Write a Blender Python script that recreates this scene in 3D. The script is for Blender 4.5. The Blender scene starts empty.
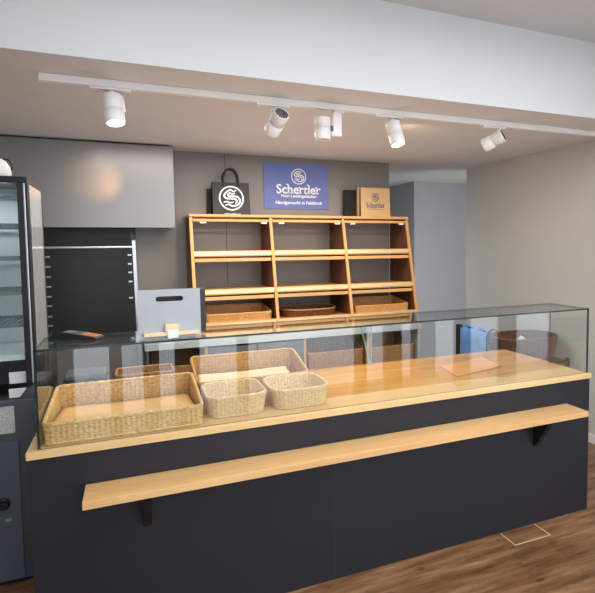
import bpy, bmesh, math, random
from mathutils import Vector, Matrix
random.seed(4)
S = bpy.context.scene
COL = S.collection
PI = math.pi

# ------------------------------------------------------------------ materials
def lin(c):
    c = c / 255.0
    return c / 12.92 if c <= 0.04045 else ((c + 0.055) / 1.055) ** 2.4
def C(r, g, b):
    return (lin(r), lin(g), lin(b), 1.0)

def new_mat(name):
    m = bpy.data.materials.new(name); m.use_nodes = True
    nt = m.node_tree
    return m, nt, nt.nodes['Principled BSDF']

def N(nt, kind, **kw):
    n = nt.nodes.new(kind)
    for k, v in kw.items():
        setattr(n, k, v)
    return n

def coords(nt, scale=(1, 1, 1), rot=(0, 0, 0)):
    tc = N(nt, 'ShaderNodeTexCoord'); mp = N(nt, 'ShaderNodeMapping')
    mp.inputs['Scale'].default_value = scale
    mp.inputs['Rotation'].default_value = rot
    nt.links.new(tc.outputs['Object'], mp.inputs['Vector'])
    return mp.outputs['Vector']

def noise(nt, vec, scale, detail=3, rough=0.5):
    n = N(nt, 'ShaderNodeTexNoise')
    n.inputs['Scale'].default_value = scale
    n.inputs['Detail'].default_value = detail
    n.inputs['Roughness'].default_value = rough
    nt.links.new(vec, n.inputs['Vector'])
    return n.outputs['Fac']

def ramp(nt, fac, stops):
    r = N(nt, 'ShaderNodeValToRGB')
    el = r.color_ramp.elements
    while len(el) < len(stops): el.new(0.5)
    for e, (p, c) in zip(el, stops):
        e.position = p; e.color = c
    nt.links.new(fac, r.inputs['Fac'])
    return r.outputs['Color']

def mixc(nt, fac, a, b, mode='MIX'):
    m = N(nt, 'ShaderNodeMix', data_type='RGBA', blend_type=mode)
    for sock, v in ((m.inputs[0], fac), (m.inputs[6], a), (m.inputs[7], b)):
        if isinstance(v, (int, float, tuple)): sock.default_value = v
        else: nt.links.new(v, sock)
    return m.outputs[2]

def bump(nt, bsdf, height, strength=0.2, dist=0.002):
    b = N(nt, 'ShaderNodeBump')
    b.inputs['Strength'].default_value = strength
    b.inputs['Distance'].default_value = dist
    nt.links.new(height, b.inputs['Height'])
    nt.links.new(b.outputs['Normal'], bsdf.inputs['Normal'])

def paint(name, col, rough=0.6, metal=0.0, var=0.06, scale=3.0, bmp=0.0, bscale=150, coat=0.0, spec=0.5):
    m, nt, b = new_mat(name)
    v = coords(nt)
    f = noise(nt, v, scale, 4)
    lo = tuple(c * (1 - var) for c in col[:3]) + (1,)
    hi = tuple(min(1, c * (1 + var)) for c in col[:3]) + (1,)
    nt.links.new(ramp(nt, f, [(0.3, lo), (0.7, hi)]), b.inputs['Base Color'])
    b.inputs['Roughness'].default_value = rough
    b.inputs['Metallic'].default_value = metal
    b.inputs['Specular IOR Level'].default_value = spec
    b.inputs['Coat Weight'].default_value = coat
    if bmp: bump(nt, b, noise(nt, v, bscale, 2), bmp, 0.001)
    return m

def wood(name, c0, c1, rough=0.35, axis='X', coat=0.0, board=0.0, spec=0.5):
    m, nt, b = new_mat(name)
    sc = {'X': (0.5, 7, 7), 'Y': (7, 0.5, 7), 'Z': (7, 7, 0.5)}[axis]
    v = coords(nt, sc)
    f = noise(nt, v, 1.7, 5, 0.55)
    col = ramp(nt, f, [(0.28, c0), (0.72, c1)])
    v2 = coords(nt, tuple(s * 9 for s in sc))
    g = noise(nt, v2, 2.0, 3, 0.6)
    col = mixc(nt, 0.35, col, ramp(nt, g, [(0.3, (0.72, 0.68, 0.62, 1)), (0.6, (1, 1, 1, 1))]), 'MULTIPLY')
    if board:
        br = N(nt, 'ShaderNodeTexBrick')
        v3 = coords(nt)
        nt.links.new(v3, br.inputs['Vector'])
        br.inputs['Scale'].default_value = 1
        br.inputs['Brick Width'].default_value = 1.1
        br.inputs['Row Height'].default_value = board
        br.inputs['Mortar Size'].default_value = 0.0006
        br.inputs['Color1'].default_value = (1, 1, 1, 1)
        br.inputs['Color2'].default_value = (0.86, 0.83, 0.78, 1)
        br.inputs['Mortar'].default_value = (0.6, 0.5, 0.4, 1)
        col = mixc(nt, 0.8, col, br.outputs['Color'], 'MULTIPLY')
    nt.links.new(col, b.inputs['Base Color'])
    b.inputs['Roughness'].default_value = rough
    b.inputs['Coat Weight'].default_value = coat
    b.inputs['Coat Roughness'].default_value = 0.08
    b.inputs['Specular IOR Level'].default_value = spec
    bump(nt, b, g, 0.06, 0.001)
    return m

def wicker_mat(name, c0, c1, c2):
    m, nt, b = new_mat(name)
    v = coords(nt, (1, 1, 3))
    f = noise(nt, v, 60, 3, 0.6)
    f2 = noise(nt, coords(nt), 9, 2)
    col = ramp(nt, f, [(0.25, c0), (0.5, c1), (0.75, c2)])
    col = mixc(nt, 0.4, col, ramp(nt, f2, [(0.3, (0.75, 0.68, 0.6, 1)), (0.65, (1, 1, 1, 1))]), 'MULTIPLY')
    nt.links.new(col, b.inputs['Base Color'])
    b.inputs['Roughness'].default_value = 0.5
    bump(nt, b, noise(nt, v, 220, 2), 0.3, 0.001)
    return m

def glass_mat(name, tint, refl=1.0, sheen_mix=0.0):
    m = bpy.data.materials.new(name); m.use_nodes = True
    nt = m.node_tree; nt.nodes.clear()
    out = N(nt, 'ShaderNodeOutputMaterial')
    geo = N(nt, 'ShaderNodeNewGeometry')
    dot = N(nt, 'ShaderNodeVectorMath', operation='DOT_PRODUCT')
    nt.links.new(geo.outputs['Incoming'], dot.inputs[0]); nt.links.new(geo.outputs['Normal'], dot.inputs[1])
    ab = N(nt, 'ShaderNodeMath', operation='ABSOLUTE'); nt.links.new(dot.outputs['Value'], ab.inputs[0])
    inv = N(nt, 'ShaderNodeMath', operation='SUBTRACT'); inv.inputs[0].default_value = 1; nt.links.new(ab.outputs[0], inv.inputs[1])
    pw = N(nt, 'ShaderNodeMath', operation='POWER'); nt.links.new(inv.outputs[0], pw.inputs[0]); pw.inputs[1].default_value = 5
    ma = N(nt, 'ShaderNodeMath', operation='MULTIPLY_ADD'); nt.links.new(pw.outputs[0], ma.inputs[0])
    ma.inputs[1].default_value = 0.95 * refl; ma.inputs[2].default_value = 0.062 * refl
    tr = N(nt, 'ShaderNodeBsdfTransparent'); tr.inputs['Color'].default_value = tint
    gl = N(nt, 'ShaderNodeBsdfGlossy'); gl.inputs['Roughness'].default_value = 0.0
    mx = N(nt, 'ShaderNodeMixShader')
    nt.links.new(ma.outputs[0], mx.inputs[0]); nt.links.new(tr.outputs[0], mx.inputs[1]); nt.links.new(gl.outputs[0], mx.inputs[2])
    res = mx.outputs[0]
    if sheen_mix:
        df = N(nt, 'ShaderNodeBsdfDiffuse'); df.inputs['Color'].default_value = (0.8, 0.8, 0.8, 1)
        m2 = N(nt, 'ShaderNodeMixShader'); m2.inputs[0].default_value = sheen_mix
        nt.links.new(res, m2.inputs[1]); nt.links.new(df.outputs[0], m2.inputs[2]); res = m2.outputs[0]
    nt.links.new(res, out.inputs['Surface'])
    return m

def emit_mat(name, col, strength):
    m, nt, b = new_mat(name)
    b.inputs['Base Color'].default_value = col
    b.inputs['Emission Color'].default_value = col
    b.inputs['Emission Strength'].default_value = strength
    return m

def floor_mat():
    m, nt, b = new_mat('oak plank floor')
    v = coords(nt)
    br = N(nt, 'ShaderNodeTexBrick'); nt.links.new(v, br.inputs['Vector'])
    br.offset = 0.37
    br.inputs['Scale'].default_value = 1
    br.inputs['Brick Width'].default_value = 1.25
    br.inputs['Row Height'].default_value = 0.19
    br.inputs['Mortar Size'].default_value = 0.0015
    br.inputs['Mortar Smooth'].default_value = 0.3
    br.inputs['Color1'].default_value = (1, 1, 1, 1)
    br.inputs['Color2'].default_value = (0.72, 0.68, 0.64, 1)
    br.inputs['Mortar'].default_value = (0.5, 0.42, 0.36, 1)
    g = noise(nt, coords(nt, (1.1, 9, 1)), 2.2, 6, 0.6)
    base = ramp(nt, g, [(0.25, C(86, 56, 32)), (0.5, C(142, 103, 70)), (0.75, C(190, 150, 112))])
    fine = noise(nt, coords(nt, (4, 60, 1)), 2.5, 3, 0.6)
    base = mixc(nt, 0.45, base, ramp(nt, fine, [(0.3, (0.6, 0.52, 0.45, 1)), (0.65, (1, 1, 1, 1))]), 'MULTIPLY')
    base = mixc(nt, 1.0, base, br.outputs['Color'], 'MULTIPLY')
    kn = noise(nt, coords(nt, (4.2, 9, 1)), 1.4, 2, 0.4)
    base = mixc(nt, 0.75, base, ramp(nt, kn, [(0.25, (0.22, 0.13, 0.08, 1)), (0.34, (1, 1, 1, 1))]), 'MULTIPLY')
    nt.links.new(base, b.inputs['Base Color'])
    b.inputs['Roughness'].default_value = 0.38
    bump(nt, b, fine, 0.08, 0.001)
    return m

M = {}
M['bulk'] = paint('white bulkhead paint', C(208, 209, 210), 0.7, var=0.01)
M['soffit'] = paint('soffit paint', C(218, 217, 218), 0.6, var=0.02)
M['ceil'] = paint('ceiling paint', C(206, 209, 213), 0.8, var=0.01)
M['wallgrey'] = paint('light grey wall', C(202, 201, 198), 0.75, var=0.015)
M['wallfar'] = paint('far grey wall', C(188, 190, 192), 0.75, var=0.015)
M['wallrecess'] = paint('recess wall', C(150, 150, 151), 0.75, var=0.02)
M['walldark'] = paint('taupe wall panel', C(126, 121, 119), 0.42, var=0.03)
M['black'] = paint('black panel', C(30, 30, 33), 0.45, var=0.05)
M['cabgrey'] = paint('brushed grey cabinet', C(140, 138, 139), 0.3, metal=0.3, var=0.02)
M['seam'] = paint('seam', C(40, 38, 38), 0.8)
M['navy'] = paint('charcoal navy laminate', C(31, 32, 39), 0.5, var=0.02, scale=1.2, spec=0.35)
M['navyline'] = paint('panel joint', C(50, 52, 60), 0.5)
M['iron'] = paint('black iron', C(20, 20, 22), 0.5)
M['deck'] = wood('lacquered oak deck', C(200, 144, 68), C(230, 176, 98), 0.2, 'X', coat=0.4, board=0.12)
M['deckedge'] = wood('oak front board', C(216, 178, 122), C(232, 198, 146), 0.32, 'X')
M['ledge'] = wood('oak ledge', C(210, 162, 104), C(232, 190, 134), 0.4, 'X')
M['shelfoak'] = wood('oak shelf', C(198, 146, 86), C(222, 174, 112), 0.35, 'X')
M['shelfoakz'] = wood('oak shelf upright', C(192, 140, 80), C(216, 166, 104), 0.4, 'Z')
M['shelfdark'] = wood('dark inner veneer', C(84, 50, 34), C(110, 68, 46), 0.5, 'Z')
M['brass_glint'] = paint('price rail highlight', C(238, 210, 158), 0.25, metal=0.4, var=0.03)  # strip colour lightened to imitate the cream highlight along the boards
M['backtop'] = paint('pale grey worktop', C(196, 202, 204), 0.35, metal=0.2, var=0.02)
M['backdoor'] = paint('dark grey door', C(88, 90, 94), 0.5)
M['inner'] = paint('cupboard inside', C(70, 62, 56), 0.7)
M['steel'] = paint('brushed steel', C(205, 206, 208), 0.28, metal=0.85, var=0.04)
M['white'] = paint('white enamel', C(236, 235, 233), 0.45, var=0.01)
M['whitecard'] = paint('white card', C(225, 228, 232), 0.6, var=0.01)
M['fins'] = paint('heat sink', C(70, 70, 72), 0.4, metal=0.6)
M['lens_on'] = emit_mat('lit lens', (1.0, 0.9, 0.72, 1), 14)
M['lens_off'] = paint('frosted lens', C(235, 230, 220), 0.2)
M['glass'] = glass_mat('clear glass', (0.965, 0.985, 0.978, 1))
M['pglass'] = glass_mat('plate glass', (0.985, 0.985, 0.975, 1), 0.6)
M['sglass'] = glass_mat('side glass', (0.90, 0.92, 0.93, 1), 1.4, 0.28)  # diffuse white mixed in as the pale reflection on the pane
M['fglass'] = glass_mat('fridge glass', (0.95, 0.98, 0.98, 1), 0.9)
M['edge'] = paint('green glass edge', C(30, 54, 50), 0.15, var=0.1)
M['edgelight'] = paint('pale glass edge', C(118, 146, 142), 0.15, var=0.1)
M['signblue'] = paint('sign blue', C(100, 116, 180), 0.55, var=0.02)
M['signwhite'] = paint('sign white', C(240, 241, 246), 0.6, var=0.01)
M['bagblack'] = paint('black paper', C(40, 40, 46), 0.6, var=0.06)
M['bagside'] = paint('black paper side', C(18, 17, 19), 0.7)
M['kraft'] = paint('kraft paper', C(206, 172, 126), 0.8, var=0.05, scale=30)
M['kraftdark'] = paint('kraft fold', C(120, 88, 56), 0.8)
M['kraftpaper'] = paint('tan baking paper', C(222, 178, 120), 0.6, var=0.04)
M['creampaper'] = paint('cream baking paper', C(216, 190, 150), 0.7, var=0.04)
M['tan'] = paint('tan sheet', C(205, 150, 96), 0.5, var=0.05)
M['blueprint'] = paint('navy print', C(60, 72, 120), 0.7)
M['panelgrey'] = paint('pale grey plastic', C(172, 177, 182), 0.45, var=0.02)
M['plastic'] = paint('black plastic', C(24, 24, 27), 0.35)
M['greyplastic'] = paint('grey plastic', C(92, 94, 100), 0.4)
M['keys'] = paint('orange keys', C(226, 150, 92), 0.5, var=0.15, scale=90)
M['cream'] = paint('cream plastic', C(232, 206, 166), 0.45)
M['fridgedark'] = paint('fridge black frame', C(24, 28, 31), 0.35)
M['fridgegrey'] = paint('fridge blue grey', C(88, 99, 114), 0.42, metal=0.2, var=0.03)
M['fridgecheek'] = paint('fridge charcoal', C(76, 82, 90), 0.45)
M['fridgein'] = paint('fridge lining', C(226, 234, 236), 0.5, var=0.02)
M['shelfwire'] = paint('fridge shelf wire', C(128, 138, 142), 0.35, metal=0.3)
M['sticker'] = paint('speckled sticker', C(196, 198, 198), 0.6, var=0.35, scale=220)
M['bluecloth'] = paint('blue cloth', C(92, 146, 210), 0.85, var=0.12, scale=12, bmp=0.3)
M['whitecloth'] = paint('white cloth', C(225, 222, 218), 0.85, bmp=0.3)
M['wk_pale'] = wicker_mat('pale willow', C(172, 128, 76), C(224, 184, 122), C(244, 216, 162))
M['wk_cream'] = wicker_mat('cream willow', C(190, 152, 106), C(228, 196, 148), C(244, 222, 180))
M['wk_gold'] = wicker_mat('golden willow', C(168, 118, 60), C(204, 152, 86), C(224, 180, 112))
M['wk_brown'] = wicker_mat('brown willow', C(128, 88, 50), C(170, 122, 72), C(196, 150, 98))
M['wk_dark'] = wicker_mat('dark willow', C(62, 36, 22), C(104, 62, 38), C(146, 98, 64))
M['floor'] = floor_mat()
M['hatch'] = paint('hatch joint', C(196, 170, 138), 0.5)
M['pave'] = paint('pale pavement', C(200, 202, 206), 0.9, var=0.05)
M['mullion'] = paint('shopfront frame', C(70, 70, 74), 0.5)

# ------------------------------------------------------------------ helpers
def link(o, parent=None):
    COL.objects.link(o)
    if parent: o.parent = parent
    return o

def obj(name, bm, mats, parent=None, loc=None, smooth=False):
    bmesh.ops.recalc_face_normals(bm, faces=bm.faces[:])
    me = bpy.data.meshes.new(name); bm.to_mesh(me); bm.free()
    if not isinstance(mats, (list, tuple)): mats = [mats]
    for m in mats: me.materials.append(m)
    if smooth:
        for p in me.polygons: p.use_smooth = True
    o = bpy.data.objects.new(name, me)
    if loc: o.location = loc
    return link(o, parent)

def thing(name, label, cat, loc=(0, 0, 0), rotz=0, group=None):
    o = bpy.data.objects.new(name, None); link(o)
    o.empty_display_size = 0.05
    o.location = loc; o.rotation_euler = (0, 0, rotz)
    return tag(o, label, cat, group)

def tag(o, label, cat, group=None):
    o['label'] = label; o['category'] = cat
    if group: o['group'] = group
    return o

def struct(name, bm, m):
    o = obj(name, bm, m); o['kind'] = 'structure'; return o

def BM(): return bmesh.new()

def box(bm, x0, x1, y0, y1, z0, z1, bev=0.0, mi=0):
    r = bmesh.ops.create_cube(bm, size=1)
    vs = r['verts']
    for v in vs:
        v.co = Vector(((x0 + x1) / 2 + v.co.x * (x1 - x0), (y0 + y1) / 2 + v.co.y * (y1 - y0), (z0 + z1) / 2 + v.co.z * (z1 - z0)))
    fs = set(f for v in vs for f in v.link_faces)
    for f in fs: f.material_index = mi
    if bev:
        es = list(set(e for v in vs for e in v.link_edges))
        bmesh.ops.bevel(bm, geom=es, offset=bev, segments=2, affect='EDGES', profile=0.6)
    return bm

def bx(*a, **k): return box(BM(), *a, **k)

def prism(bm, pts, axis, a0, a1, mi=0):
    """extrude 2D polygon along axis; pts are the other two coords in xyz order"""
    def P(p, a):
        if axis == 'x': return (a, p[0], p[1])
        if axis == 'y': return (p[0], a, p[1])
        return (p[0], p[1], a)
    A = [bm.verts.new(P(p, a0)) for p in pts]; B = [bm.verts.new(P(p, a1)) for p in pts]
    fs = [bm.faces.new(A), bm.faces.new(B[::-1])]
    n = len(pts)
    for i in range(n): fs.append(bm.faces.new((A[i], B[i], B[(i + 1) % n], A[(i + 1) % n])))
    for f in fs: f.material_index = mi
    return bm

def frame_of(d):
    d = Vector(d).normalized()
    u = d.cross(Vector((0, 0, 1)))
    if u.length < 1e-4: u = d.cross(Vector((0, 1, 0)))
    u.normalize(); w = u.cross(d).normalized()
    return d, u, w

def lathe(bm, base, d, prof, seg=32, mi=0, cap0=True, cap1=True):
    """prof: list of (dist along axis, radius)"""
    d, u, w = frame_of(d); base = Vector(base)
    rings = []
    for (t, r) in prof:
        rings.append([bm.verts.new(base + d * t + (u * math.cos(a) + w * math.sin(a)) * r) for a in [2 * PI * i / seg for i in range(seg)]])
    fs = []
    for a, b in zip(rings, rings[1:]):
        for i in range(seg): fs.append(bm.faces.new((a[i], a[(i + 1) % seg], b[(i + 1) % seg], b[i])))
    if cap0: fs.append(bm.faces.new(rings[0][::-1]))
    if cap1: fs.append(bm.faces.new(rings[-1]))
    for f in fs: f.material_index = mi
    return bm

def tube(bm, pts, r, seg=8, closed=False, mi=0):
    pts = [Vector(p) for p in pts]; n = len(pts); rings = []
    for i, p in enumerate(pts):
        a = pts[(i - 1) % n] if (closed or i > 0) else p
        b = pts[(i + 1) % n] if (closed or i < n - 1) else p
        d = (b - a)
        d, u, w = frame_of(d)
        rr = r[i] if isinstance(r, (list, tuple)) else r
        rings.append([bm.verts.new(p + (u * math.cos(t) + w * math.sin(t)) * rr) for t in [2 * PI * k / seg for k in range(seg)]])
    m = n if closed else n - 1
    for i in range(m):
        a, b = rings[i], rings[(i + 1) % n]
        for k in range(seg):
            f = bm.faces.new((a[k], a[(k + 1) % seg], b[(k + 1) % seg], b[k])); f.material_index = mi
    if not closed:
        bm.faces.new(rings[0][::-1]).material_index = mi; bm.faces.new(rings[-1]).material_index = mi
    return bm

def catmull(pts, n=8, closed=False):
    out = []; P = [Vector(p) for p in pts]; L = len(P)
    rng = range(L) if closed else range(L - 1)
    for i in rng:
        p0 = P[(i - 1) % L] if closed or i > 0 else P[i]
        p1 = P[i]; p2 = P[(i + 1) % L]
        p3 = P[(i + 2) % L] if closed or i + 2 < L else p2
        for k in range(n):
            t = k / n
            out.append(0.5 * ((2 * p1) + (p2 - p0) * t + (2 * p0 - 5 * p1 + 4 * p2 - p3) * t * t + (3 * p1 - p0 - 3 * p2 + p3) * t ** 3))
    if not closed: out.append(P[-1])
    return out

# ---- writing and emblem, drawn in a local x-z plane facing -y
def text_bm(txt, height, width=None, bold=0.0, at=(0, 0, 0), slab=False, thick=0.0012):
    """text centred on at (x,z), facing -y"""
    def one(s):
        cu = bpy.data.curves.new('txt', 'FONT'); cu.body = s; cu.size = 1; cu.offset = bold; cu.resolution_u = 3
        cu.fill_mode = 'FRONT'
        o = bpy.data.objects.new('txt', cu); COL.objects.link(o)
        bpy.context.view_layer.update()
        me = bpy.data.meshes.new_from_object(o.evaluated_get(bpy.context.evaluated_depsgraph_get()))
        bpy.data.objects.remove(o); bpy.data.curves.remove(cu)
        return me
    b2 = BM(); me = one(txt); b2.from_mesh(me); bpy.data.meshes.remove(me)
    xs = [v.co.x for v in b2.verts]; ys = [v.co.y for v in b2.verts]
    if slab:
        for i, ch in enumerate(txt):
            if ch not in 'hrlti': continue
            mb = one(txt[:i + 1]); mc = one(ch)
            x1 = max(v.co.x for v in mb.vertices); w = max(v.co.x for v in mc.vertices) - min(v.co.x for v in mc.vertices)
            bpy.data.meshes.remove(mb); bpy.data.meshes.remove(mc)
            x0 = x1 - w; sw = 0.13; e = 0.06; hh = 0.085
            spots = []
            if ch in 'hrl': spots.append((x0 - e, x0 + sw + e, 0))
            if ch == 'h': spots.append((x1 - sw - e, x1 + e, 0))
            if ch in 'hl': spots.append((x0 - e - 0.04, x0 + sw * 0.5, 0.66))
            if ch == 'r': spots.append((x0 - e - 0.04, x0 + sw * 0.5, 0.46))
            for (a, b, y) in spots:
                vs = [b2.verts.new((p, q, 0)) for p, q in ((a, y), (b, y), (b, y + hh), (a, y + hh))]
                b2.faces.new(vs)
    w = max(xs) - min(xs); h = max(ys) - min(ys)
    sz = height / h; sx = (width / w) if width else sz
    cx = (max(xs) + min(xs)) / 2; cy = (max(ys) + min(ys)) / 2
    for v in b2.verts:
        v.co = Vector((at[0] + (v.co.x - cx) * sx, at[1], at[2] + (v.co.y - cy) * sz))
    return b2

def ribbon(bm, pts, widths, y):
    n = len(pts); L = []; R = []
    for i, p in enumerate(pts):
        a = pts[max(0, i - 1)]; b = pts[min(n - 1, i + 1)]
        t = Vector((b[0] - a[0], b[1] - a[1])); t.normalize(); nrm = Vector((-t.y, t.x))
        w = widths[i] if isinstance(widths, list) else widths
        L.append(bm.verts.new((p[0] + nrm.x * w / 2, y, p[1] + nrm.y * w / 2))); R.append(bm.verts.new((p[0] - nrm.x * w / 2, y, p[1] - nrm.y * w / 2)))
    for i in range(n - 1): bm.faces.new((L[i], L[i + 1], R[i + 1], R[i]))

def emblem_bm(cx, y, cz, r):
    bm = BM()
    ring = [(cx + r * 0.93 * math.cos(a), cz + r * 0.93 * math.sin(a)) for a in [2 * PI * i / 48 for i in range(49)]]
    ribbon(bm, ring, r * 0.115, y)
    def st(pts, w):
        c = [(p.x, p.y) for p in catmull([(cx + r * a, cz + r * b, 0) for a, b in pts], 8)]
        m = len(c)
        ribbon(bm, c, [r * w * (0.45 + 0.55 * math.sin(PI * min(1, max(0, (i + 1) / (m + 1)))) ** 0.5) for i in range(m)], y)
    st([(0.42, 0.66), (0.18, 0.55), (-0.05, 0.66), (-0.36, 0.5), (-0.56, 0.22), (-0.42, 0.0), (-0.1, -0.03), (0.28, -0.06), (0.42, -0.24), (0.3, -0.42)], 0.145)
    st([(0.3, 0.42), (0.06, 0.34), (-0.12, 0.42), (-0.26, 0.28), (-0.2, 0.17), (0.05, 0.15), (0.42, 0.14), (0.66, -0.08), (0.62, -0.38), (0.34, -0.58), (0.02, -0.62), (-0.22, -0.5), (-0.5, -0.58)], 0.14)
    st([(-0.62, -0.34), (-0.36, -0.28), (-0.1, -0.36), (0.16, -0.3)], 0.11)
    return bm

def pane(bm, x0, x1, y0, y1, z0, z1, edge_faces=True):
    """thin glass box: broad faces material 0, narrow faces material 1"""
    box(bm, x0, x1, y0, y1, z0, z1)
    dims = (x1 - x0, y1 - y0, z1 - z0); thin = dims.index(min(dims))
    bm.normal_update()
    for f in bm.faces:
        if abs(f.normal[thin]) < 0.5: f.material_index = 1
    return bm

# ------------------------------------------------------------------ room shell
struct('floor', bx(-2.3, 6.2, -3.3, 5.0, -0.08, 0.0), M['floor'])
struct('trim_1', (lambda b: (box(b, 1.858, 1.866, -0.135, -0.004, 0.0, 0.0012), box(b, 2.104, 2.112, -0.135, -0.004, 0.0, 0.0012), box(b, 1.866, 2.104, -0.135, -0.127, 0.0, 0.0012), b)[-1])(BM()), M['hatch'])
struct('ceiling', bx(-2.3, 6.2, -3.3, 0.295, 2.95, 3.05), M['ceil'])
bk = BM(); box(bk, -2.3, 6.2, 0.295, 5.0, 2.463, 2.95)
bk.normal_update()
for f in bk.faces:
    if f.normal.z < -0.5: f.material_index = 1
struct('ceiling_lowered', bk, [M['bulk'], M['soffit']])
struct('wall_back', bx(-2.3, 2.425, 2.47, 2.60, 0, 2.463), M['walldark'])
struct('trim_2', bx(0.783, 0.787, 2.4685, 2.47, 0.9, 2.463), M['seam'])
struct('wall_right', bx(3.42, 3.56, -1.25, 2.54, 0, 2.95), M['wallgrey'])
struct('wall_far_block', bx(3.42, 5.2, 3.70, 4.4, 0, 2.463), M['wallrecess'])
struct('wall_far', bx(2.2, 5.2, 4.42, 4.54, 0, 2.463), M['wallfar'])
struct('wall_recess', bx(5.06, 5.2, 2.54, 3.69, 0, 2.463), M['wallrecess'])
struct('wall_corridor', bx(2.2, 2.30, 2.61, 4.42, 0, 2.463), M['wallfar'])
struct('wall_left', bx(-2.3, -2.2, -3.3, 2.47, 0, 2.95), M['wallgrey'])
struct('baseboard_right', bx(3.405, 3.42, -1.25, 2.54, 0, 0.07, bev=0.003), M['white'])
# dark niche panel behind the tray rack and the grey cabinet above it
pn = thing('wall_panel', 'flat black panel on the back wall below the grey overhead cabinet', 'panel', (-0.45, 2.45, 1.1))
obj('panel_board', bx(-0.75, 0.48, 0.0, 0.015, -0.2, 0.72), M['black'], pn)
cb = thing('overhead_cabinet', 'long brushed grey overhead cabinet under the ceiling at the left', 'cabinet', (-0.6, 2.22, 1.8))
obj('carcass', bx(-1.0, 0.915, 0.022, 0.248, 0.0, 0.655), M['seam'], cb)
obj('front', bx(-1.0, 0.93, 0.0, 0.02, -0.008, 0.648, bev=0.002), M['cabgrey'], cb)

# shopfront behind the camera: open daylight between posts
k = 0
for i, (a, b) in enumerate(((-2.2, -0.55), (-0.24, -0.13), (0.06, 0.21), (0.36, 0.60), (0.99, 1.10), (2.36, 2.48), (2.74, 2.95), (3.12, 3.42))):
    struct('trim_%d' % (i + 3), bx(a, b, -3.24, -3.14, 0, 2.95), M['mullion'])
struct('trim_11', bx(3.42, 3.52, -1.95, -1.78, 0, 2.95), M['mullion'])
struct('trim_12', bx(3.42, 3.52, -2.75, -2.55, 0, 2.95), M['mullion'])
struct('ground', bx(-12, 14, -14, -3.31, -0.12, -0.03), M['pave'])

# ------------------------------------------------------------------ counter
ct = thing('sales_counter', 'long charcoal sales counter with plain front panels on the wooden floor', 'counter', (0, 0, 0))
obj('front_panel', bx(-0.396, 0.8645, 0.0, 0.019, 0.0, 0.819, bev=0.0012), M['navy'], ct)
obj('front_panel', bx(0.8655, 2.527, 0.0, 0.019, 0.0, 0.819, bev=0.0012), M['navy'], ct)
obj('panel_joint', bx(0.863, 0.867, 0.0004, 0.002, 0.0, 0.819), M['navyline'], ct)
obj('side_panel', bx(-0.396, -0.376, 0.019, 0.74, 0.0, 0.819), M['navy'], ct)
obj('side_panel', bx(2.507, 2.527, 0.019, 0.74, 0.0, 0.819), M['navy'], ct)
obj('back_panel', bx(-0.376, 2.507, 0.72, 0.74, 0.06, 0.819), M['navy'], ct)
wt = thing('counter_top', 'lacquered oak worktop running the full length of the charcoal counter', 'worktop', (0, 0, 0.82))
obj('front_board', bx(-0.403, 2.534, -0.007, 0.185, 0, 0.03, bev=0.0015), M['deckedge'], wt)
obj('deck', bx(-0.403, 2.534, 0.1856, 0.796, 0, 0.03, bev=0.0008), M['deck'], wt)

lg = thing('wooden_ledge', 'narrow oak bag ledge fixed along the front of the charcoal counter', 'shelf', (0, 0, 0.656))
obj('board', bx(-0.204, 2.346, -0.1635, 0.0, 0, 0.03, bev=0.0015), M['ledge'], lg)
for x in (0.022, 2.11):
    obj('bracket', prism(BM(), [(0.0, 0.0), (-0.125, 0.0), (-0.125, -0.018), (-0.012, -0.185), (0.0, -0.185)], 'x', x - 0.016, x + 0.016), M['iron'], lg)

# glass case on the counter
gc = thing('glass_case', 'clear glass sneeze guard case standing on the oak counter top', 'glass case', (0, 0, 0.85))
T = 0.008
obj('front_pane', pane(BM(), -0.366, 2.527, 0.014, 0.014 + T, 0.0, 0.386), [M['glass'], M['edge']], gc)
obj('top_pane', pane(BM(), -0.366, 2.527, 0.014, 0.327, 0.3865, 0.3945), [M['glass'], M['edge']], gc)
obj('end_pane', pane(BM(), -0.366, -0.358, 0.0225, 0.6, 0.0, 0.386), [M['glass'], M['edge']], gc)
obj('end_pane', pane(BM(), 2.519, 2.527, 0.0225, 0.327, 0.0, 0.386), [M['glass'], M['edge']], gc)
gu = prism(BM(), [(0.0225, 0.385), (0.0225, 0.19), (0.034, 0.19), (0.16, 0.385)], 'x', 1.072, 1.080)
gu.normal_update()
for f in gu.faces:
    if abs(f.normal.x) < 0.5: f.material_index = 1
obj('corner_bracket', gu, [M['glass'], M['edgelight']], gc)

# ------------------------------------------------------------------ baskets
def rrect(w, d, r, n=160):
    """closed rounded rectangle path centred at origin, evenly spaced, with outward normals"""
    pts = []
    segs = []
    hw, hd = w / 2, d / 2
    per = 2 * (w - 2 * r) + 2 * (d - 2 * r) + 2 * PI * r
    out = []
    for i in range(n):
        s = per * i / n
        for (kind, L, p0, dr) in (('l', w - 2 * r, (-hw + r, -hd), (1, 0)), ('a', PI * r / 2, (hw - r, -hd + r), -PI / 2),
                                  ('l', d - 2 * r, (hw, -hd + r), (0, 1)), ('a', PI * r / 2, (hw - r, hd - r), 0),
                                  ('l', w - 2 * r, (hw - r, hd), (-1, 0)), ('a', PI * r / 2, (-hw + r, hd - r), PI / 2),
                                  ('l', d - 2 * r, (-hw, hd - r), (0, -1)), ('a', PI * r / 2, (-hw + r, -hd + r), PI)):
            if s <= L + 1e-9:
                if kind == 'l':
                    out.append((p0[0] + dr[0] * s, p0[1] + dr[1] * s, dr[1], -dr[0]))
                else:
                    a = dr + s / r
                    out.append((p0[0] + r * math.cos(a), p0[1] + r * math.sin(a), math.cos(a), math.sin(a)))
                break
            s -= L
    return out, per

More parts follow.
